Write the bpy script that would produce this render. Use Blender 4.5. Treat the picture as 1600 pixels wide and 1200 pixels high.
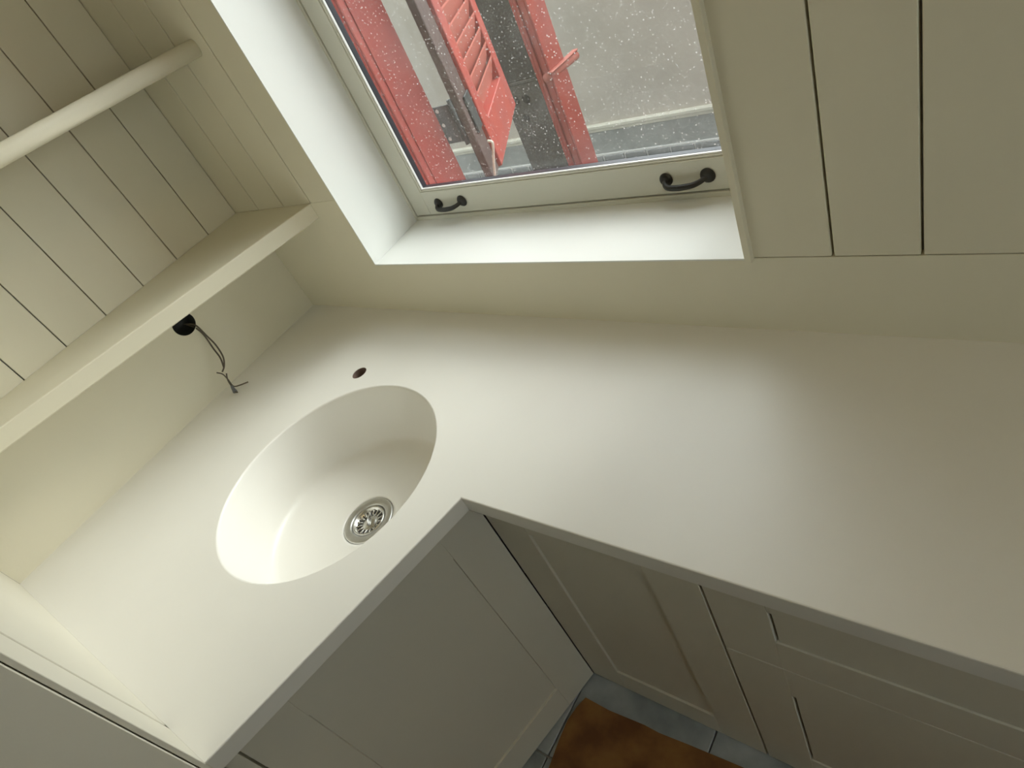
import bpy, bmesh, math, random
from mathutils import Vector, Matrix
random.seed(7)
for o in list(bpy.data.objects): bpy.data.objects.remove(o, do_unlink=True)
sc = bpy.context.scene
C = sc.collection

# ------------------------------------------------------------------ camera
Rcv = [[0.7637003373871721, 0.5177780144402201, -0.3855745355142933],
       [0.10971342757347159, -0.6926700555016787, -0.7128612473836564],
       [-0.6361798161564076, 0.5021096712608157, -0.5857995557710464]]
camd = bpy.data.cameras.new('camera'); cam = bpy.data.objects.new('camera', camd); C.objects.link(cam)
rx, ry, rz = Rcv
cam.matrix_world = Matrix(((rx[0], -ry[0], -rz[0], 1.6568591), (rx[1], -ry[1], -rz[1], -0.79610731),
                           (rx[2], -ry[2], -rz[2], 0.70292696), (0, 0, 0, 1)))
camd.sensor_width = 36; camd.lens = 36 * 993.264 / 1600; camd.clip_start = 0.02
sc.camera = cam

# ------------------------------------------------------------------ sky and exposure
w = bpy.data.worlds.new('overcast_sky'); sc.world = w; w.use_nodes = True
bg = w.node_tree.nodes['Background']
bg.inputs[0].default_value = (0.93, 0.98, 1.0, 1); bg.inputs[1].default_value = 5.5
sund = bpy.data.lights.new('hazy_sun', 'SUN'); sun = bpy.data.objects.new('hazy_sun', sund); C.objects.link(sun)
sund.energy = 3.8; sund.angle = math.radians(34); sund.color = (1.0, .99, .96)
sun.rotation_euler = Vector((-.33, -.80, -.53)).to_track_quat('-Z', 'Y').to_euler()
sc.view_settings.view_transform = 'Standard'
try: sc.view_settings.look = 'None'
except Exception: pass
sc.view_settings.gamma = 1; sc.view_settings.use_curve_mapping = False
sc.view_settings.exposure = -0.32

# ------------------------------------------------------------------ materials
def mat(name, col, rough=.5, var=.04, nscale=6, bump=0., bscale=150, metal=0., spec=.5, col2=None, detail=4):
    m = bpy.data.materials.new(name); m.use_nodes = True
    nt = m.node_tree; N = nt.nodes; L = nt.links; b = N['Principled BSDF']
    tc = N.new('ShaderNodeTexCoord')
    nz = N.new('ShaderNodeTexNoise'); nz.inputs['Scale'].default_value = nscale; nz.inputs['Detail'].default_value = detail
    L.new(tc.outputs['Object'], nz.inputs['Vector'])
    cr = N.new('ShaderNodeValToRGB')
    c2 = col2 or tuple(c * (1 - var) for c in col)
    cr.color_ramp.elements[0].position = .35; cr.color_ramp.elements[1].position = .65
    cr.color_ramp.elements[0].color = (*c2, 1); cr.color_ramp.elements[1].color = (*col, 1)
    L.new(nz.outputs['Fac'], cr.inputs['Fac']); L.new(cr.outputs['Color'], b.inputs['Base Color'])
    b.inputs['Roughness'].default_value = rough; b.inputs['Metallic'].default_value = metal
    b.inputs['Specular IOR Level'].default_value = spec
    if bump:
        n2 = N.new('ShaderNodeTexNoise'); n2.inputs['Scale'].default_value = bscale; n2.inputs['Detail'].default_value = 3
        L.new(tc.outputs['Object'], n2.inputs['Vector'])
        bp = N.new('ShaderNodeBump'); bp.inputs['Strength'].default_value = bump; bp.inputs['Distance'].default_value = .002
        L.new(n2.outputs['Fac'], bp.inputs['Height']); L.new(bp.outputs['Normal'], b.inputs['Normal'])
    return m
CREAM = (.78, .735, .585)
M = dict(
    paint=mat('cream_paint', CREAM, .55, .02, 4, .08),
    board=mat('cream_board_paint', (.76, .715, .57), .55, .025, 5, .12, 90),
    stone=mat('cream_solid_surface', (.82, .80, .745), .38, .012, 9, .02, 400),
    white=mat('white_window_paint', (.82, .83, .80), .4, .012, 5, .05),
    sash=mat('cream_sash_paint', (.70, .69, .60), .38, .02, 5, .05),
    cabinet=mat('cream_cabinet_paint', (.70, .665, .56), .45, .02, 5, .06),
    gasket=mat('dark_glazing_spacer', (.045, .045, .055), .35, .2),
    alu=mat('bright_bead_edge', (.86, .86, .84), .3, .02),
    iron=mat('black_iron', (.022, .021, .02), .42, .3, 30, .25, 200),
    chrome=mat('polished_steel', (.66, .655, .63), .27, .05, 20, metal=1),
    steel=mat('brushed_steel', (.62, .615, .59), .4, .08, 60, metal=1),
    slot=mat('dark_slot', (.03, .03, .03), .5),
    blackbox=mat('dark_socket_box', (.02, .022, .018), .5, .3, 40),
    wire=mat('brown_wire_sheath', (.13, .105, .075), .5, .2, 60),
    wireg=mat('grey_wire_connector', (.18, .19, .21), .35, .2, 60),
    marble=mat('grey_marble', (.44, .47, .49), .3, .3, 9, col2=(.24, .27, .29), detail=8),
    sheet=mat('orange_brown_sheet', (.29, .135, .035), .5, .3, 14, .2, 60, col2=(.15, .055, .015)),
    red=mat('red_outdoor_paint', (.36, .052, .036), .5, .15, 12, .2, 60, col2=(.32, .06, .05)),
    redl=mat('red_louvre_paint', (.46, .12, .09), .5, .1, 12, .1, 60),
    plaster=mat('grey_plaster', (.52, .475, .43), .85, .1, 3, .3, 40),
    plinth=mat('grey_plinth_render', (.34, .355, .355), .8, .2, 12, .3, 60),
    ledge=mat('pale_ledge', (.68, .66, .58), .7, .1, 20),
    brick=mat('grey_brick', (.24, .25, .26), .8, .2, 20, .3, 60),
    mortar=mat('white_mortar', (.66, .66, .66), .9, .1, 30),
    dark=mat('dark_grey_panel', (.062, .05, .046), .4, .2, 8, .2, 60),
    dark2=mat('mid_grey_panel', (.10, .086, .08), .6, .15, 8, .2, 60),
    spot=mat('dark_spot', (.03, .025, .025), .6),
    pave=mat('paving', (.25, .25, .24), .9, .2, 6, .3, 30),
    facade=mat('outer_facade', (.36, .36, .33), .9, .1, 4, .3, 40),
    hinge=mat('dark_hinge_metal', (.045, .048, .05), .45, .3, 30),
    screw=mat('pale_screw_head', (.6, .6, .6), .3, .1),
    holeb=mat('brown_raw_hole', (.22, .15, .12), .8, .2, 60),
    brown=mat('brown_outdoor_board', (.10, .062, .055), .6, .2, 12, .2, 60),
    ceil=mat('white_ceiling', (.74, .68, .53), .8, .02),
)
# window glass with dust specks: a thin clear sheet, lightly reflecting
g = bpy.data.materials.new('dusty_window_glass'); g.use_nodes = True; M['glass'] = g
nt = g.node_tree; N = nt.nodes; L = nt.links; N.remove(N['Principled BSDF'])
out = N['Material Output']
tr = N.new('ShaderNodeBsdfTransparent'); tr.inputs[0].default_value = (.94, .96, .95, 1)
gl = N.new('ShaderNodeBsdfGlossy'); gl.inputs['Roughness'].default_value = .02
fc = N.new('ShaderNodeLayerWeight'); pw = N.new('ShaderNodeMath'); pw.operation = 'POWER'; pw.inputs[1].default_value = 5
L.new(fc.outputs['Facing'], pw.inputs[0])
lw = N.new('ShaderNodeMath'); lw.operation = 'MULTIPLY_ADD'; lw.inputs[1].default_value = .92; lw.inputs[2].default_value = .04; L.new(pw.outputs[0], lw.inputs[0])
m1 = N.new('ShaderNodeMixShader'); L.new(lw.outputs[0], m1.inputs[0]); L.new(tr.outputs[0], m1.inputs[1]); L.new(gl.outputs[0], m1.inputs[2])
df = N.new('ShaderNodeBsdfDiffuse'); df.inputs[0].default_value = (.8, .8, .78, 1)
tl = N.new('ShaderNodeBsdfTranslucent'); tl.inputs[0].default_value = (.8, .8, .78, 1)
ad = N.new('ShaderNodeMixShader'); ad.inputs[0].default_value = .5; L.new(df.outputs[0], ad.inputs[1]); L.new(tl.outputs[0], ad.inputs[2])
tc = N.new('ShaderNodeTexCoord')
v1 = N.new('ShaderNodeTexVoronoi'); v1.inputs['Scale'].default_value = 150
r0 = N.new('ShaderNodeMapRange'); r0.inputs[1].default_value = .10; r0.inputs[2].default_value = .26; r0.inputs[3].default_value = .75; r0.inputs[4].default_value = 0
sx_ = N.new('ShaderNodeSeparateColor'); L.new(v1.outputs['Color'], sx_.inputs[0])
rr = N.new('ShaderNodeMapRange'); rr.inputs[1].default_value = .35; rr.inputs[2].default_value = 1.0; L.new(sx_.outputs[0], rr.inputs[0])
r1 = N.new('ShaderNodeMath'); r1.operation = 'MULTIPLY'; L.new(v1.outputs['Distance'], r0.inputs[0]); L.new(r0.outputs[0], r1.inputs[0]); L.new(rr.outputs[0], r1.inputs[1])
v2 = N.new('ShaderNodeTexNoise'); v2.inputs['Scale'].default_value = 9; v2.inputs['Detail'].default_value = 5
r2 = N.new('ShaderNodeMapRange'); r2.inputs[1].default_value = .40; r2.inputs[2].default_value = .75; r2.inputs[3].default_value = .008; r2.inputs[4].default_value = .04
sm = N.new('ShaderNodeMath'); sm.operation = 'ADD'
L.new(tc.outputs['Object'], v1.inputs['Vector']); L.new(tc.outputs['Object'], v2.inputs['Vector'])
L.new(v2.outputs['Fac'], r2.inputs[0]); L.new(r1.outputs[0], sm.inputs[0]); L.new(r2.outputs[0], sm.inputs[1])
m2 = N.new('ShaderNodeMixShader'); L.new(sm.outputs[0], m2.inputs[0]); L.new(m1.outputs[0], m2.inputs[1]); L.new(ad.outputs[0], m2.inputs[2])
L.new(m2.outputs[0], out.inputs['Surface'])

# ------------------------------------------------------------------ helpers
def link(name, bm, material, parent=None, smooth=False):
    me = bpy.data.meshes.new(name); bmesh.ops.recalc_face_normals(bm, faces=bm.faces[:]); bm.to_mesh(me); bm.free()
    me.materials.append(M[material])
    if smooth:
        for p in me.polygons: p.use_smooth = True
    o = bpy.data.objects.new(name, me); C.objects.link(o)
    if parent: attach(o, parent)
    return o
def wmat(o):
    m = o.matrix_basis.copy(); p = o.parent
    return (wmat(p) @ o.matrix_parent_inverse @ m) if p else m
def attach(o, parent):
    o.parent = parent; o.matrix_parent_inverse = wmat(parent).inverted()
def tag(o, label=None, cat=None, group=None, kind=None):
    if label: o['label'] = label
    if cat: o['category'] = cat
    if group: o['group'] = group
    if kind: o['kind'] = kind
    return o
def empty(name, loc=(0, 0, 0)):
    o = bpy.data.objects.new(name, None); o.location = loc; o.empty_display_size = .05; C.objects.link(o); return o
def box_bm(x0, x1, y0, y1, z0, z1, bev=0., seg=1, bm=None):
    own = bm is None; bm = bm or bmesh.new()
    r = bmesh.ops.create_cube(bm, size=1)
    for v in r['verts']:
        v.co = Vector(((x0 + x1) / 2 + v.co.x * (x1 - x0), (y0 + y1) / 2 + v.co.y * (y1 - y0), (z0 + z1) / 2 + v.co.z * (z1 - z0)))
    if bev:
        es = list({e for v in r['verts'] for e in v.link_edges})
        bmesh.ops.bevel(bm, geom=es, offset=bev, segments=seg, affect='EDGES', profile=.5)
    return bm
def box(name, x0, x1, y0, y1, z0, z1, material, parent=None, bev=0., seg=1):
    return link(name, box_bm(x0, x1, y0, y1, z0, z1, bev, seg), material, parent)
def frame_box(name, org, u, s0, s1, d0, d1, z0, z1, material, parent=None, bev=0.):
    """box in a rotated plan frame: u = unit plan direction (s axis), d = outward distance along normal n, z = height"""
    bm = box_bm(s0, s1, d0, d1, z0, z1, bev)
    n = (-u[1], u[0])
    for v in bm.verts:
        s, d = v.co.x, v.co.y
        v.co.x = org[0] + u[0] * s + n[0] * d; v.co.y = org[1] + u[1] * s + n[1] * d
    return link(name, bm, material, parent)
def prism_bm(poly, z0, z1, bm=None, bev=0.):
    bm = bm or bmesh.new()
    a = [bm.verts.new((x, y, z0)) for x, y in poly]; b = [bm.verts.new((x, y, z1)) for x, y in poly]
    bm.faces.new(a[::-1]); top = bm.faces.new(b); n = len(poly)
    for i in range(n): bm.faces.new((a[i], a[(i + 1) % n], b[(i + 1) % n], b[i]))
    if bev: bmesh.ops.bevel(bm, geom=bm.edges[:], offset=bev, segments=2, affect='EDGES', profile=.5)
    return bm
def prism(name, poly, z0, z1, material, parent=None, bev=0.):
    return link(name, prism_bm(poly, z0, z1, None, bev), material, parent)
def lathe_bm(prof, n=32, cx=0, cy=0, bm=None):
    bm = bm or bmesh.new(); rings = []
    for r, z in prof:
        if r < 1e-6: rings.append([bm.verts.new((cx, cy, z))])
        else: rings.append([bm.verts.new((cx + r * math.cos(2 * math.pi * k / n), cy + r * math.sin(2 * math.pi * k / n), z)) for k in range(n)])
    for a, b in zip(rings, rings[1:]):
        for k in range(n):
            k2 = (k + 1) % n
            if len(a) == 1 and len(b) == 1: continue
            if len(a) == 1: bm.faces.new((a[0], b[k2], b[k]))
            elif len(b) == 1: bm.faces.new((a[k], a[k2], b[0]))
            else: bm.faces.new((a[k], a[k2], b[k2], b[k]))
    return bm
def smooth_pts(P, k=6):
    P = [Vector(p) for p in P]; out = []
    for i in range(len(P) - 1):
        p0 = P[max(i - 1, 0)]; p1 = P[i]; p2 = P[i + 1]; p3 = P[min(i + 2, len(P) - 1)]
        for j in range(k):
            t = j / k
            out.append(.5 * ((2 * p1) + (-p0 + p2) * t + (2 * p0 - 5 * p1 + 4 * p2 - p3) * t * t + (-p0 + 3 * p1 - 3 * p2 + p3) * t ** 3))
    out.append(P[-1]); return out
def tube_bm(P, r, n=10, k=6, bm=None):
    bm = bm or bmesh.new(); Q = smooth_pts(P, k) if k > 1 else [Vector(p) for p in P]
    rings = []; up = Vector((.13, .31, .94))
    for i, p in enumerate(Q):
        t = (Q[min(i + 1, len(Q) - 1)] - Q[max(i - 1, 0)]).normalized()
        a = up - t * up.dot(t); a.normalize(); b = t.cross(a); up = a
        rr = r(i / (len(Q) - 1)) if callable(r) else r
        rings.append([bm.verts.new(p + (a * math.cos(2 * math.pi * j / n) + b * math.sin(2 * math.pi * j / n)) * rr) for j in range(n)])
    for A, B in zip(rings, rings[1:]):
        for j in range(n): bm.faces.new((A[j], A[(j + 1) % n], B[(j + 1) % n], B[j]))
    bm.faces.new(rings[0][::-1]); bm.faces.new(rings[-1]); return bm
def plate_bm(outer, holes, to3d, depth):
    """polygon with holes in (a,b) coordinates; to3d(a,b,d) places it; extruded from d=0 to d=depth"""
    bm = bmesh.new(); loops = [outer] + holes; E = []; rings = []
    for lp in loops:
        vs = [bm.verts.new((a, b, 0)) for a, b in lp]; rings.append(vs)
        for i in range(len(vs)): E.append(bm.edges.new((vs[i], vs[(i + 1) % len(vs)])))
    bmesh.ops.triangle_fill(bm, edges=E, use_beauty=True, use_dissolve=False)
    faces = bm.faces[:]; mp = {v: bm.verts.new((v.co.x, v.co.y, 1)) for v in bm.verts[:]}
    for f in faces: bm.faces.new([mp[v] for v in f.verts][::-1])
    for vs in rings:
        for i in range(len(vs)):
            a, b = vs[i], vs[(i + 1) % len(vs)]; bm.faces.new((a, b, mp[b], mp[a]))
    for v in bm.verts: v.co = Vector(to3d(v.co.x, v.co.y, v.co.z * depth))
    return bm

# ------------------------------------------------------------------ key dimensions (metres, worktop top = 0)
BX, D = .9589, .45            # inner corner of the worktop
FX, FY = .8556, -.9333        # front corner beside the tall cabinet
EX, EY = .0177, -.9562        # back corner beside the tall cabinet
H1, HS, HT = .1396, .2749, .3142
W0, W1 = .4027, 1.3067
FLOOR = -.734; CEIL = 1.66; XR = 3.0; YN = -3.2
TH = .032
def xb(y): return -.056 - .0755 * y      # plane of the boarded niche back

# ------------------------------------------------------------------ setting: room shell
fl = box('floor', -.3, XR + .2, YN - .2, .1, FLOOR - .12, FLOOR - .012, 'mortar'); tag(fl, kind='structure')
tile_me = None
for i in range(7):
    for j in range(8):
        x = .76 + (i - 0) * .31; y = -.155 - j * .31
        if x > XR or y < YN: continue
        if tile_me is None:
            t = link('marble_tile', box_bm(-.1535, .1535, -.1535, .1535, -.012, 0, .0015), 'marble'); tile_me = t.data
        else:
            t = bpy.data.objects.new('marble_tile', tile_me); C.objects.link(t)
        t.location = (x, y, FLOOR); attach(t, fl)
tag(box('ceiling', -.3, XR + .2, YN - .2, .3, CEIL, CEIL + .1, 'ceil'), kind='structure')
# right wall, out of view, with a window added to brighten the shade
wr = link('wall_right', plate_bm([(YN, FLOOR), (.1, FLOOR), (.1, CEIL), (YN, CEIL)], [[(-1.35, .1), (-.65, .1), (-.65, 1.2), (-1.35, 1.2)]],
          lambda a, b, d: (XR + d, a, b), .15), 'paint'); tag(wr, kind='structure')
w2 = empty('fill_window', (XR, -.85, .1)); tag(w2, kind='structure')
for a in ((-1.35, -1.31, .1, 1.2), (-.69, -.65, .1, 1.2), (-1.31, -.69, .1, .14), (-1.31, -.69, 1.16, 1.2)):
    box('window_frame', XR + .05, XR + .1, a[0], a[1], a[2], a[3], 'white', w2)
box('pane', XR + .07, XR + .075, -1.31, -.69, .14, 1.16, 'glass', w2)
wn = box('wall_near', -.3, XR + .15, YN - .15, YN, FLOOR, CEIL, 'paint'); tag(wn, kind='structure')

# fill lamp added on the ceiling, out of view, to lift the shade
e = bpy.data.materials.new('fill_lamp_diffuser'); e.use_nodes = True; M['lamp'] = e
pb = e.node_tree.nodes['Principled BSDF']; pb.inputs['Base Color'].default_value = (.9, .88, .8, 1)
pb.inputs['Emission Color'].default_value = (1, .71, .30, 1); pb.inputs['Emission Strength'].default_value = 3.4
lp = empty('fill_lamp', (1.35, -.50, CEIL)); tag(lp, 'added unseen warm fill lamp on the ceiling, round with flat diffuser', 'lamp')
bm = lathe_bm([(0, CEIL), (.23, CEIL), (.235, CEIL - .01), (.235, CEIL - .05), (.225, CEIL - .05), (.225, CEIL - .012), (0, CEIL - .012)], 48, 1.35, -.50); link('fill_lamp_body', bm, 'white', lp, True)
bm = lathe_bm([(.2245, CEIL - .02), (.2245, CEIL - .052), (.215, CEIL - .060), (.12, CEIL - .066), (0, CEIL - .067)], 48, 1.35, -.50); link('diffuser', bm, 'lamp', lp, True)

# window wall: masonry core with opening, boards on top
WT = 1.45                      # top of window opening
core = link('wall_back', plate_bm([(-12, -1.1), (14, -1.1), (14, 12.0), (-12, 12.0)],
            [[(.35, .11), (1.36, .11), (1.36, WT + .03), (.35, WT + .03)]], lambda a, b, d: (a, .014 + d, b), .366), 'facade')
tag(core, kind='structure')
def board_y(x0, x1, z0, z1): return box('board', x0 + .0017, x1 - .0017, 0, .014, z0, z1, 'board', core, .0012)
for a, b in ((-.09, .065), (.065, .185), (.185, .3025)): board_y(a, b, HT - .03, CEIL)
board_y(.3025, W0 - .0012, HT, CEIL)
xs = [W1 - .008, 1.4165, 1.522, 1.632, 1.74, 1.85, 1.96, 2.07, 2.18, 2.29, 2.4, 2.51, 2.62, 2.73, 2.84, XR]
for a, b in zip(xs, xs[1:]): board_y(a, b, H1 + .001, CEIL)
board_y(W0 + .002, W1 - .01, WT + .02, CEIL)
# left wall: core and vertical boards on the niche back
wl = prism('wall_left', [(xb(.1) - .012, .1), (xb(.1) - .2, .1), (xb(YN) - .2, YN), (xb(YN) - .012, YN)][::-1], FLOOR, CEIL, 'facade'); tag(wl, kind='structure')
ys = [.0, -.1024, -.2115, -.3205, -.4315, -.5405, -.6475, -.7565, -.8655, -.9745]
for a, b in zip(ys, ys[1:]):
    a2, b2 = a - .0013, b + .0013
    prism('board', [(xb(a2), a2), (xb(a2) - .012, a2), (xb(b2) - .012, b2), (xb(b2), b2)], HS, CEIL, 'board', wl, .001)

# splashbacks
sp = link('splashback', plate_bm([(-.05, 0), (XR, 0), (XR, H1), (1.2990, H1), (1.2990, H1 - .0032), (W0 - .0022, H1 - .0032), (W0 - .0022, HT), (.0, HT), (-.05, HT)], [], lambda a, b, d: (a, d, b), .0135), 'paint')
tag(sp, 'long cream splashback under the window and boarded wall', 'splashback')
def lw(y): return -.0185 * y                        # face of left splashback
hc = (-.320, .196); hr = .0292
circ = [(hc[0] + hr * math.cos(2 * math.pi * k / 40), hc[1] + hr * math.sin(2 * math.pi * k / 40)) for k in range(40)]
sl = link('splashback', plate_bm([(-.0005, 0), (-.0005, HS), (EY, HS), (EY, 0)], [circ], lambda a, b, d: (lw(a) - d * (lw(a) - xb(a) + .002), a, b), 1), 'paint')
tag(sl, 'cream splashback below the lower shelf, with a round hole for cables', 'splashback')
# socket cup in that hole
bm = bmesh.new(); prof = [(hr - .0002, .0015), (hr - .0012, -.001), (hr - .002, -.045), (0, -.045)]
lathe_bm(prof, 40, 0, 0, bm)
for v in bm.verts: v.co = Vector((lw(hc[0]) + v.co.z - .001, hc[0] + v.co.x, hc[1] + v.co.y))
sk = link('socket_box', bm, 'blackbox', None, True); tag(sk, 'round dark open socket box in the splashback under the lower shelf', 'socket box')

# ------------------------------------------------------------------ window with sill, reveal, sash
wi = empty('window_1', (.85, .19, H1)); tag(wi, kind='structure')
prism('reveal', [(W0 - .0028, -.0006), (W0, -.0006), (.384, .2), (.35, .2), (.35, .0138), (W0 - .0028, .0138)], H1 - .0005, WT, 'white', wi)
prism('reveal', [(1.2975, -.012), (1.3075, -.012), (1.3075, .014), (1.36, .014), (1.36, .2), (1.322, .2)], H1 - .001, WT, 'paint', wi, .0008)
prism('reveal', [(.384, .2), (W0, -.0005), (1.2975, -.0005), (1.322, .2)], WT - .0, WT + .025, 'white', wi)
link('window_sill', prism_bm([(W0, -.0008), (1.2985, -.0008), (1.322, .2), (.384, .2)], H1 - .003, H1, None, .0006), 'white', wi)
FX0, FX1 = .3835, 1.3225
def ring(name, x0, x1, z0, z1, wd, y0, y1, material, parent, bev=.001, wl_=None):
    for a in ((x0, x0 + wd, z0, z1), (x1 - wd, x1, z0, z1), (x0 + wd, x1 - wd, z0, z0 + wd), (x0 + wd, x1 - wd, z1 - wd, z1)):
        box(name, a[0], a[1], y0, y1, a[2], a[3], material, parent, bev)
ring('fixed_frame', FX0 - .03, FX1 + .03, H1 - .029, WT + .03, .0385, .187, .26, 'sash', wi)
sash = empty('sash', (.85, .19, .15)); attach(sash, wi)
SX0, SX1, SZ0, SZ1 = .3945, 1.3115, .1520, WT - .012
for a in ((SX0, SX0 + .052, SZ0, SZ1), (SX1 - .052, SX1, SZ0, SZ1), (SX0 + .052, SX1 - .052, SZ0, SZ0 + .061), (SX0 + .052, SX1 - .052, SZ1 - .06, SZ1)):
    box('sash_rail', a[0], a[1], .1892, .216, a[2], a[3], 'sash', sash, .0012)
ax0, ax1, az0, az1 = SX0 + .052, SX1 - .052, SZ0 + .061, SZ1 - .06
ring('glazing_bead', ax0, ax1, az0, az1, .004, .1915, .2155, 'sash', sash, .0015)
ring('glazing_bead', ax0 + .004, ax1 - .004, az0 + .004, az1 - .004, .003, .1945, .201, 'alu', sash, .001)
ring('glazing_spacer', ax0 + .004, ax1 - .004, az0 + .004, az1 - .004, .0025, .2015, .2158, 'gasket', sash, .001)
box('pane', ax0 + .004, ax1 - .004, .2115, .2150, az0 + .004, az1 - .004, 'glass', sash)
def handle(x0, x1, z):
    h = empty('handle', ((x0 + x1) / 2, .186, z)); h.parent = None
    yb = .188
    bm = bmesh.new()
    for xc, s in ((x0 + .012, 1.15), (x1 - .013, 1.25)):
        lathe = lathe_bm([(0, .0065), (.004, .0062), (.0085, .0045), (.011, .001), (.0112, 0)], 20)
        for v in lathe.verts: v.co = Vector((xc + v.co.x * s, yb - v.co.z * 1.1, z + v.co.y * s))
        me = bpy.data.meshes.new('t'); lathe.to_mesh(me); lathe.free(); bm.from_mesh(me); bpy.data.meshes.remove(me)
    xa, xe = x0 + .012, x1 - .013
    tube_bm([(xa, yb - .003, z), (xa + .002, yb - .012, z - .004), (xa + .010, yb - .0175, z - .0075), (xa + .028, yb - .019, z - .0085), ((xa + xe) / 2, yb - .019, z - .008),
             (xe - .024, yb - .0175, z - .007), (xe - .010, yb - .012, z - .004), (xe, yb - .003, z)], lambda t: .0042 + .0014 * math.sin(math.pi * t), 10, 5, bm)
    o = link('handle', bm, 'iron', None, True); bpy.data.objects.remove(h)
    attach(o, sash); return o
h1 = handle(.482, .586, .182); h1['label'] = 'small black iron pull handle at the left end of the sash'
h2 = handle(1.082, 1.186, .182); h2['label'] = 'black iron pull handle at the right end of the sash'

# ------------------------------------------------------------------ worktop with integrated sink
wt = empty('worktop', (.6, -.4, -TH)); tag(wt, 'L-shaped cream worktop with a moulded oval sink', 'worktop')
SC = (.6178, -.4837); SA, SB = .2365, .2365; su = (.194, -.981); sv = (.981, .194)
def ell(k, n=72, off=0.):
    return [(SC[0] + su[0] * (SA * k + off) * math.cos(t) + sv[0] * (SB * k + off) * math.sin(t),
             SC[1] + su[1] * (SA * k + off) * math.cos(t) + sv[1] * (SB * k + off) * math.sin(t)) for t in [2 * math.pi * i / n for i in range(n)]]
HC = (.4555, -.2262); HR = .0185
hole = [(HC[0] + HR * math.cos(2 * math.pi * i / 28), HC[1] + HR * math.sin(2 * math.pi * i / 28)) for i in range(28)]
L_out = [(.0, .0), (XR, .0), (XR, -D), (BX, -D), (FX, FY), (EX, EY)]
bm = plate_bm(L_out, [ell(1, off=.004), hole], lambda a, b, d: (a, b, -d), TH)
fe = [e for e in bm.edges if e.calc_length() > .3 and all(abs(v.co.z) < 1e-5 for v in e.verts) and
      all(min((v.co.xy - Vector(q)).length for q in ((XR, -D), (BX, -D), (FX, FY))) < 1e-4 for v in e.verts)]
bmesh.ops.bevel(bm, geom=fe, offset=.002, segments=2, affect='EDGES', profile=.5)
link('slab', bm, 'stone', wt)
# basin
bm = bmesh.new(); n = 72; rings = []
prof = [(.004, 0, 1), (.0022, -.0005, 1), (.0008, -.0018, 1), (0, -.004, 1), (-.001, -.01, 1), (-.006, -.04, 1), (-.012, -.08, 1), (-.018, -.118, 1), (-.0195, -.128, 1), (-.0225, -.1355, 1), (-.028, -.1415, 1), (-.036, -.1450, 1), (-.050, -.1475, 1)]
for off, z, k in prof: rings.append([bm.verts.new((x, y, z)) for x, y in ell(1, n, off)])
DC = (.6178, -.4830); ZD = -.1585; DR = .0575
def blend(t, z):
    ra = ell(1, n, -.050); res = []
    for i in range(n):
        a = 2 * math.pi * i / n
        dx, dy = su[0] * math.cos(a) + sv[0] * math.sin(a), su[1] * math.cos(a) + sv[1] * math.sin(a)
        px, py = DC[0] + dx * (DR + .001), DC[1] + dy * (DR + .001)
        res.append(bm.verts.new((ra[i][0] * (1 - t) + px * t, ra[i][1] * (1 - t) + py * t, z)))
    return res
for t, z in ((.3, -.1515), (.65, -.1555), (.95, -.1582), (1, -.1590)): rings.append(blend(t, z))
rings.append([bm.verts.new((v.co.x, v.co.y, -.18)) for v in rings[-1]])
for A, B in zip(rings, rings[1:]):
    for j in range(n): bm.faces.new((A[j], A[(j + 1) % n], B[(j + 1) % n], B[j]))
basin = link('sink_basin', bm, 'stone', wt, True); basin['label'] = 'oval cream basin moulded into the worktop'
# drain
bm = lathe_bm([(DR, -.0015), (DR - .0005, .0006), (DR - .003, .0014), (DR - .016, .0006), (DR - .018, -.0012), (DR - .0185, -.012), (0, -.012)], 48)
for v in bm.verts: v.co += Vector((DC[0], DC[1], ZD))
fl_ = link('drain_flange', bm, 'steel', basin, True)
bm = lathe_bm([(.0375, -.003), (.0365, -.0002), (.0345, .0004), (.0325, -.0012), (.030, -.0065), (.0185, -.0085), (.015, -.006), (.009, -.0045), (0, -.0045)], 48)
for k in range(16):                                   # pressed ribs of the basket
    a = 2 * math.pi * k / 16; c, s = math.cos(a), math.sin(a)
    b2 = box_bm(.0185, .0305, -.0014, .0014, -.0085, -.0058, .0006)
    for v in b2.verts: v.co = Vector((v.co.x * c - v.co.y * s, v.co.x * s + v.co.y * c, v.co.z + (v.co.x - .0185) * .22))
    me = bpy.data.meshes.new('t'); b2.to_mesh(me); b2.free(); bm.from_mesh(me); bpy.data.meshes.remove(me)
b2 = box_bm(-.013, .013, -.0014, .0014, -.0045, .0035, .001)
rot = Matrix.Rotation(math.radians(-52), 4, 'Z')
for v in b2.verts: v.co = rot @ v.co
me = bpy.data.meshes.new('t'); b2.to_mesh(me); b2.free(); bm.from_mesh(me); bpy.data.meshes.remove(me)
for v in bm.verts: v.co += Vector((DC[0], DC[1], ZD))
st = link('strainer_basket', bm, 'chrome', basin, True); st['label'] = 'polished steel strainer basket with ribs'
for k in range(16):
    a = 2 * math.pi * (k + .5) / 16; c, s = math.cos(a), math.sin(a)
    b2 = box_bm(.0205, .0290, -.0011, .0011, -.0080, -.0066, 0)
    for v in b2.verts: v.co = Vector((v.co.x * c - v.co.y * s + DC[0], v.co.x * s + v.co.y * c + DC[1], v.co.z + (v.co.x - .0205) * .16 + ZD))
    link('drain_slot', b2, 'slot', basin)
# tap hole sleeve going down through the slab
bm = lathe_bm([(HR - .0003, -.001), (HR - .0005, -TH - .02)], 28, HC[0], HC[1])
link('tap_hole', bm, 'holeb', wt, True)

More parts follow.
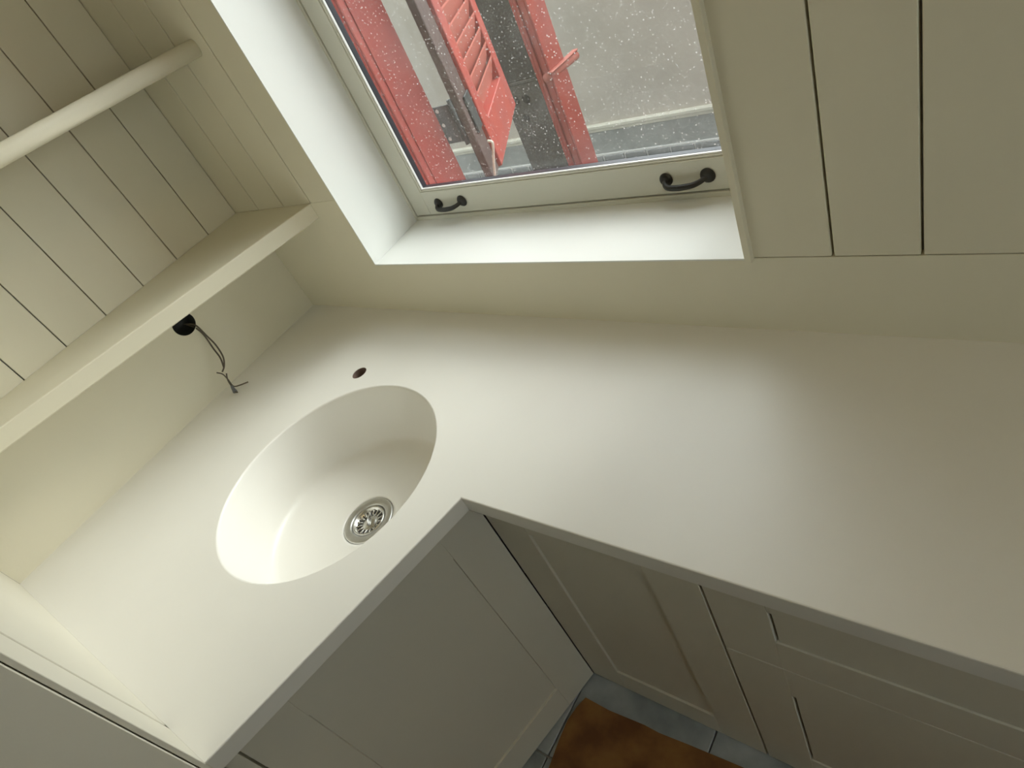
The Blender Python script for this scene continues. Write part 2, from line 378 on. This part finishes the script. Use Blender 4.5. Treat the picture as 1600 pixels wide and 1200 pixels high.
# ------------------------------------------------------------------ wall shelves
T3 = .18389
def shelf(sx, z0, z1, round_):
    y1, y0 = -.0008, EY + .001
    bm = bmesh.new(); secs = []
    for y in (y1, y0):
        xf = sx + T3 * y; xbk = xb(y) + .0015; h = z1 - z0; P = []
        if round_:
            r = h * .5
            for i in range(13):
                t = -math.pi / 2 + math.pi * i / 12
                P.append((xf - r * .8 + r * .8 * math.cos(t), z0 + r + r * math.sin(t)))
        else:
            b = .0025
            P = [(xf - b, z0), (xf, z0 + b), (xf, z1 - b), (xf - .0007, z1 - .0007), (xf - b, z1)]
        P += [(xbk, z1), (xbk, z0)]
        secs.append([bm.verts.new((x, y, z)) for x, z in P])
    a, b = secs; n = len(a)
    for i in range(n): bm.faces.new((a[i], a[(i + 1) % n], b[(i + 1) % n], b[i]))
    bm.faces.new(a); bm.faces.new(b[::-1])
    return link('wall_shelf', bm, 'paint')
s1 = shelf(.302, HS, HT, False); tag(s1, 'lower cream wall shelf with square front edge above the sink', 'shelf')
s2 = shelf(.2712, .6634, .6984, True)
for p in s2.data.polygons: p.use_smooth = abs(p.normal.y) < .5
tag(s2, 'upper cream wall shelf with rounded front edge', 'shelf')

# ------------------------------------------------------------------ tall cabinet at the end of the worktop
eu = Vector((FX - EX, FY - EY)); el = eu.length; eu.normalize()
tcb = empty('tall_cabinet', (.4, -1.25, FLOOR)); tag(tcb, 'tall cream cabinet standing at the end of the sink worktop', 'cabinet')
# outward normal of frame (-u.y,u.x) points to +y : d<0 is inside the cabinet
GR = .864 * el
org = (EX, EY)
frame_box('side_panel', org, eu, 0, GR - .007, -.018, -.0002, FLOOR, 1.6, 'cabinet', tcb, .0012)
frame_box('side_stile', org, eu, GR + .005, el, -.007, -.0002, FLOOR, 1.6, 'cabinet', tcb, .0008)
frame_box('groove_back', org, eu, GR - .008, GR + .006, -.022, -.0165, FLOOR, 1.6, 'cabinet', tcb)
frame_box('body', org, eu, .09, el - .014, -.66, -.0185, FLOOR, 1.6, 'cabinet', tcb)
frame_box('door', org, eu, el - .0135, el + .003, -.64, -.0085, FLOOR + .01, 1.59, 'cabinet', tcb, .0012)
frame_box('side_stile', org, eu, el - .0135, el - .003, -.66, -.645, FLOOR, 1.6, 'cabinet', tcb, .0008)

# ------------------------------------------------------------------ base cabinets
QX, QY = BX - .0293, -D + .0327
def shaker(prefix, parent, org, u, s0, s1, z0, z1, stile=.09, rail=.09, th=.02, rec=.005, gap=0.):
    """framed front: faces are at d=0, thickness runs to d=-th"""
    d = empty(prefix, (org[0] + u[0] * (s0 + s1) / 2, org[1] + u[1] * (s0 + s1) / 2, z0)); attach(d, parent)
    frame_box('stile', org, u, s0, s0 + stile, -th, 0, z0, z1, 'cabinet', d, .0008)
    frame_box('stile', org, u, s1 - stile, s1, -th, 0, z0, z1, 'cabinet', d, .0008)
    frame_box('rail', org, u, s0 + stile, s1 - stile, -th, 0, z0, z0 + rail, 'cabinet', d, .0004)
    frame_box('rail', org, u, s0 + stile, s1 - stile, -th, 0, z1 - rail, z1, 'cabinet', d, .0004)
    frame_box('panel', org, u, s0 + stile + .0002, s1 - stile - .0002 - gap, -th, -rec, z0 + rail + .0002, z1 - rail - .0002, 'cabinet', d)
    return d
ZT = -TH - .006; ZB = FLOOR + .006
# right arm: fronts face -y, s runs along -x so that the normal (-u.y,u.x) points to -y
ur = (-1, 0)
c1 = empty('base_cabinet', (1.13, -.22, FLOOR)); tag(c1, 'cream base cabinet with one framed door beside the inner worktop corner', 'cabinet')
box('body', QX + .02, 1.3285, -.40 + .005, -.003, FLOOR + .001, -TH - .001, 'cabinet', c1)
shaker('door', c1, (1.3275, QY), ur, 0, 1.3275 - QX - .0015, ZB, ZT, .088, .083)
c2 = empty('drawer_cabinet', (1.7, -.22, FLOOR)); tag(c2, 'cream cabinet with two framed drawer fronts under the right worktop', 'cabinet')
box('body', 1.3315, 2.13, -.40 + .005, -.003, FLOOR + .001, -TH - .001, 'cabinet', c2)
shaker('drawer', c2, (2.13, QY), ur, 0, 2.13 - 1.3318, -.279, ZT, .086, .079, gap=.004, rec=.003)
shaker('drawer', c2, (2.13, QY), ur, 0, 2.13 - 1.3318, ZB, -.282, .086, .09, gap=.004, rec=.003)
c3 = empty('base_cabinet', (2.55, -.22, FLOOR)); tag(c3, 'cream base cabinet at the far right end of the worktop', 'cabinet')
box('body', 2.1335, XR - .004, -.40 + .005, -.003, FLOOR + .001, -TH - .001, 'cabinet', c3)
shaker('door', c3, (XR - .005, QY), ur, 0, XR - .005 - 2.1335, ZB, ZT, .088, .083)
# sink arm: fronts face +x
dn = Vector((FX - BX, FY + D)).normalized()
us = (dn.x, dn.y)                                     # s from the inner corner towards the tall cabinet ; normal = (-u.y,u.x) = +x
c4 = empty('sink_cabinet', (.45, -.68, FLOOR)); tag(c4, 'cream sink base cabinet with a wide framed door', 'cabinet')
frame_box('body', (QX, QY), us, .003, .527, -.5, -.0215, FLOOR + .001, -.192, 'cabinet', c4)
frame_box('top_rail', (QX, QY), us, .003, .527, -.034, -.0215, -.191, -TH - .001, 'cabinet', c4)
shaker('door', c4, (QX, QY), us, .0015, .5005, ZB, ZT, .088, .083)
frame_box('filler', (QX, QY), us, .5045, .5275, -.02, 0, ZB, ZT, 'cabinet', c4, .0008)

# ------------------------------------------------------------------ loose cable hanging from the socket box
cb = empty('electrical_cable', (.06, -.345, .003)); tag(cb, 'loose thin cable hanging from the socket box onto the worktop', 'cable')
A = (.004, -.300, .176)
link('wire', tube_bm([(-.03, -.31, .185), A, (.018, -.300, .140), (.030, -.302, .112), (.044, -.312, .083), (.052, -.328, .066), (.053, -.342, .058)], .0021, 8), 'wire', cb, True)
link('wire', tube_bm([(-.03, -.305, .18), (.003, -.304, .170), (.014, -.303, .146), (.028, -.312, .108), (.040, -.318, .084), (.052, -.331, .064)], .0021, 8), 'wire', cb, True)
link('wire', tube_bm([(.046, -.352, .064), (.053, -.345, .053), (.060, -.346, .036), (.064, -.349, .020), (.066, -.346, .012), (.076, -.335, .009), (.088, -.320, .0065)], .0017, 8), 'wire', cb, True)
link('wire', tube_bm([(.058, -.338, .050), (.060, -.347, .036), (.067, -.353, .016), (.077, -.3575, .006), (.085, -.357, .005)], .0019, 8), 'wire', cb, True)
bm = tube_bm([(.064, -.351, .019), (.069, -.3545, .012), (.077, -.358, .0065)], lambda t: .0032 + .0030 * t, 8, 3)
cn = link('connector', bm, 'wireg', cb, True); cn['label'] = 'small grey wire connector'

# ------------------------------------------------------------------ floor sheet
P = [(.936, -.474), (1.0, -.476), (1.084, -.470), (1.12, -.471), (1.19, -.465), (1.294, -.458), (1.5, -.46), (1.9, -.455), (2.5, -.46), (2.5, -1.7), (1.1, -1.7), (.90, -1.2), (.91, -.9), (.925, -.72), (.931, -.64), (.9235, -.58), (.921, -.535), (.927, -.50)]
tag(prism('floor_sheet', P[::-1], FLOOR + .0005, FLOOR + .003, 'sheet'), 'orange-brown sheet covering the grey marble floor between the cabinets', 'floor covering')

# ------------------------------------------------------------------ outside: alley wall
YW = 2.4; GZ = -1.02
aw = box('wall_opposite', -11, 13, YW, YW + .4, -.63, .75, 'plaster'); tag(aw, kind='structure')
pl = box('wall_opposite_plinth', -11, 13, YW - .012, YW + .4, GZ, -.63, 'plinth'); pl.name = 'plinth'; attach(pl, aw)
lg = link('ledge', box_bm(-11, 13, YW - .03, YW + .01, -.612, -.59, .004), 'ledge'); attach(lg, aw)
lg = link('ledge', box_bm(-11, 13, YW - .02, YW + .01, -.632, -.612, .003), 'ledge'); attach(lg, aw)
mo = box('mortar_bed', -2.2, 2.0, YW - .030, YW - .0125, -.925, -.768, 'mortar'); attach(mo, aw)
bme = None
for r in range(2):
    for i in range(28):
        x = -2.1 + i * .1455 + (.07 if r else 0) + .0585
        if bme is None:
            b = link('brick', box_bm(-.0675, .0675, -.03, .0, -.032, .032, .003), 'brick'); bme = b.data
        else:
            b = bpy.data.objects.new('brick', bme); C.objects.link(b)
        b.location = (x, YW - .008, -.807 - r * .074); attach(b, aw)
gr = box('ground', -12, 14, .38, YW + .3, GZ - .1, GZ, 'pave'); tag(gr, kind='structure')

# red outer jamb of the window
fr = empty('outer_window_frame', (.39, .33, .1)); tag(fr, 'red painted outer window frame just behind the glass', 'window frame')
box('jamb', .352, .400, .262, .395, .10, WT + .02, 'red', fr, .002)
box('moulding', .400, .406, .268, .285, .10, WT, 'red', fr, .002)
box('moulding', .400, .403, .292, .300, .10, WT, 'red', fr, .001)
box('jamb', 1.31, 1.358, .262, .395, .10, WT + .02, 'red', fr, .002)
box('outer_sill', .352, 1.358, .262, .43, .075, .112, 'red', fr, .003)

# louvred shutter, swung open past ninety degrees
sh = empty('window_shutter', (.399, .5, .1028)); tag(sh, 'red louvred shutter standing open outside the window', 'shutter')
an = math.radians(119.35); hu = (math.cos(an), math.sin(an)); ho = (.399, .5); SWD = .524; SB0 = .103; ST = 1.2
frame_box('stile', ho, hu, 0, .068, -.034, 0, SB0, ST, 'red', sh, .002)
frame_box('stile', ho, hu, SWD - .075, SWD, -.034, 0, SB0, ST, 'red', sh, .002)
frame_box('rail', ho, hu, .068, SWD - .075, -.034, 0, SB0, .222, 'red', sh, .002)
frame_box('rail', ho, hu, .068, SWD - .075, -.034, 0, ST - .09, ST, 'red', sh, .002)
lme = None; k = 0
n = Vector((-hu[1], hu[0]))
while .232 + k * .0435 < ST - .1:
    if lme is None:
        b = box_bm(.0685, SWD - .0755, -.033, .006, -.0035, .0035, .001)
        for v in b.verts:                               # slat slopes: room side lower
            s, d, z = v.co; z2 = z - (d + .014) * 2.4
            v.co = Vector((hu[0] * s + n.x * d, hu[1] * s + n.y * d, z2))
        o = link('louvre', b, 'redl'); lme = o.data
    else:
        o = bpy.data.objects.new('louvre', lme); C.objects.link(o)
    o.location = (ho[0], ho[1], .232 + k * .0435 + .012); attach(o, sh); k += 1
frame_box('hanging_strip', ho, hu, -.105, -.003, -.024, -.004, SB0, ST, 'brown', sh, .002)
# hinge between jamb and shutter
hg = empty('hinge', (.385, .42, .28)); attach(hg, sh); hg['label'] = 'dark metal hinge plates'
box('hinge_leaf', .385, .4495, .3965, .4005, .236, .334, 'hinge', hg, .001)
frame_box('hinge_leaf', ho, hu, -.068, -.004, -.030, -.026, .228, .325, 'hinge', hg, .001)
for zz in (.249, .286, .323):
    bm = lathe_bm([(0, .0025), (.004, .002), (.0055, 0)], 12)
    for v in bm.verts: v.co = Vector((.4075 + v.co.x, .3965 - v.co.z, zz + v.co.y))
    link('screw', bm, 'screw', hg)
bm = tube_bm([(.4525, .4045, .225), (.4525, .4045, .342)], .006, 10, 1); link('hinge_pin', bm, 'hinge', hg, True)
# stay rod
sr = link('shutter_stay', tube_bm([(.497, .43, .213), (.5085, .43, .2085), (.505, .43, .195), (.487, .43, .158), (.468, .43, .114)], .0036, 8), 'ledge', None, True)
tag(sr, 'thin pale stay rod at the lower end of the red shutter', 'stay rod')

# dark panelled pillar with red corner moulding standing in the alley
pp = empty('panelled_pillar', (-.2, 1.56, GZ)); tag(pp, 'dark panelled pillar with a red corner moulding in the alley', 'pillar')
PT = 1.6
box('upper_panel', -.3215, -.112, 1.5, 1.6, .018, PT, 'dark', pp, .002)
box('lower_panel', -.3215, -.112, 1.5, 1.6, GZ, .004, 'dark2', pp, .002)
box('rail', -.3215, -.112, 1.494, 1.6, .005, .017, 'dark2', pp, .002)
for a, b, yy in ((-.112, -.094, 1.497), (-.093, -.079, 1.492), (-.078, -.068, 1.5), (-.067, -.040, 1.494)):
    box('moulding', a, b, yy, 1.6, GZ, PT, 'red', pp, .003)
box('corner_post', -.0395, -.03, 1.4945, 1.612, GZ, PT, 'red', pp, .002)
bm = tube_bm([(-.055, 1.485, .004), (-.045, 1.56, .004), (-.03, 1.70, .004)], .02, 14, 4)
for v in bm.verts: v.co.z = .004 + (v.co.z - .004) * .95
br = link('side_ledge', bm, 'redl', pp, True)
box('side_ledge', -.04, -.012, 1.48, 1.705, .020, .028, 'redl', pp, .003)
for x, z, r in ((-.2628, -.0614, .021), (-.2051, -.063, .021), (-.2396, -.1434, .018)):  # three dark round discs on the lower panel
    bm = lathe_bm([(0, .0016), (r * .7, .0014), (r, 0)], 20)
    for v in bm.verts: v.co = Vector((x + v.co.x, 1.5 - v.co.z, z + v.co.y))
    link('dark_disc', bm, 'spot', pp, True)
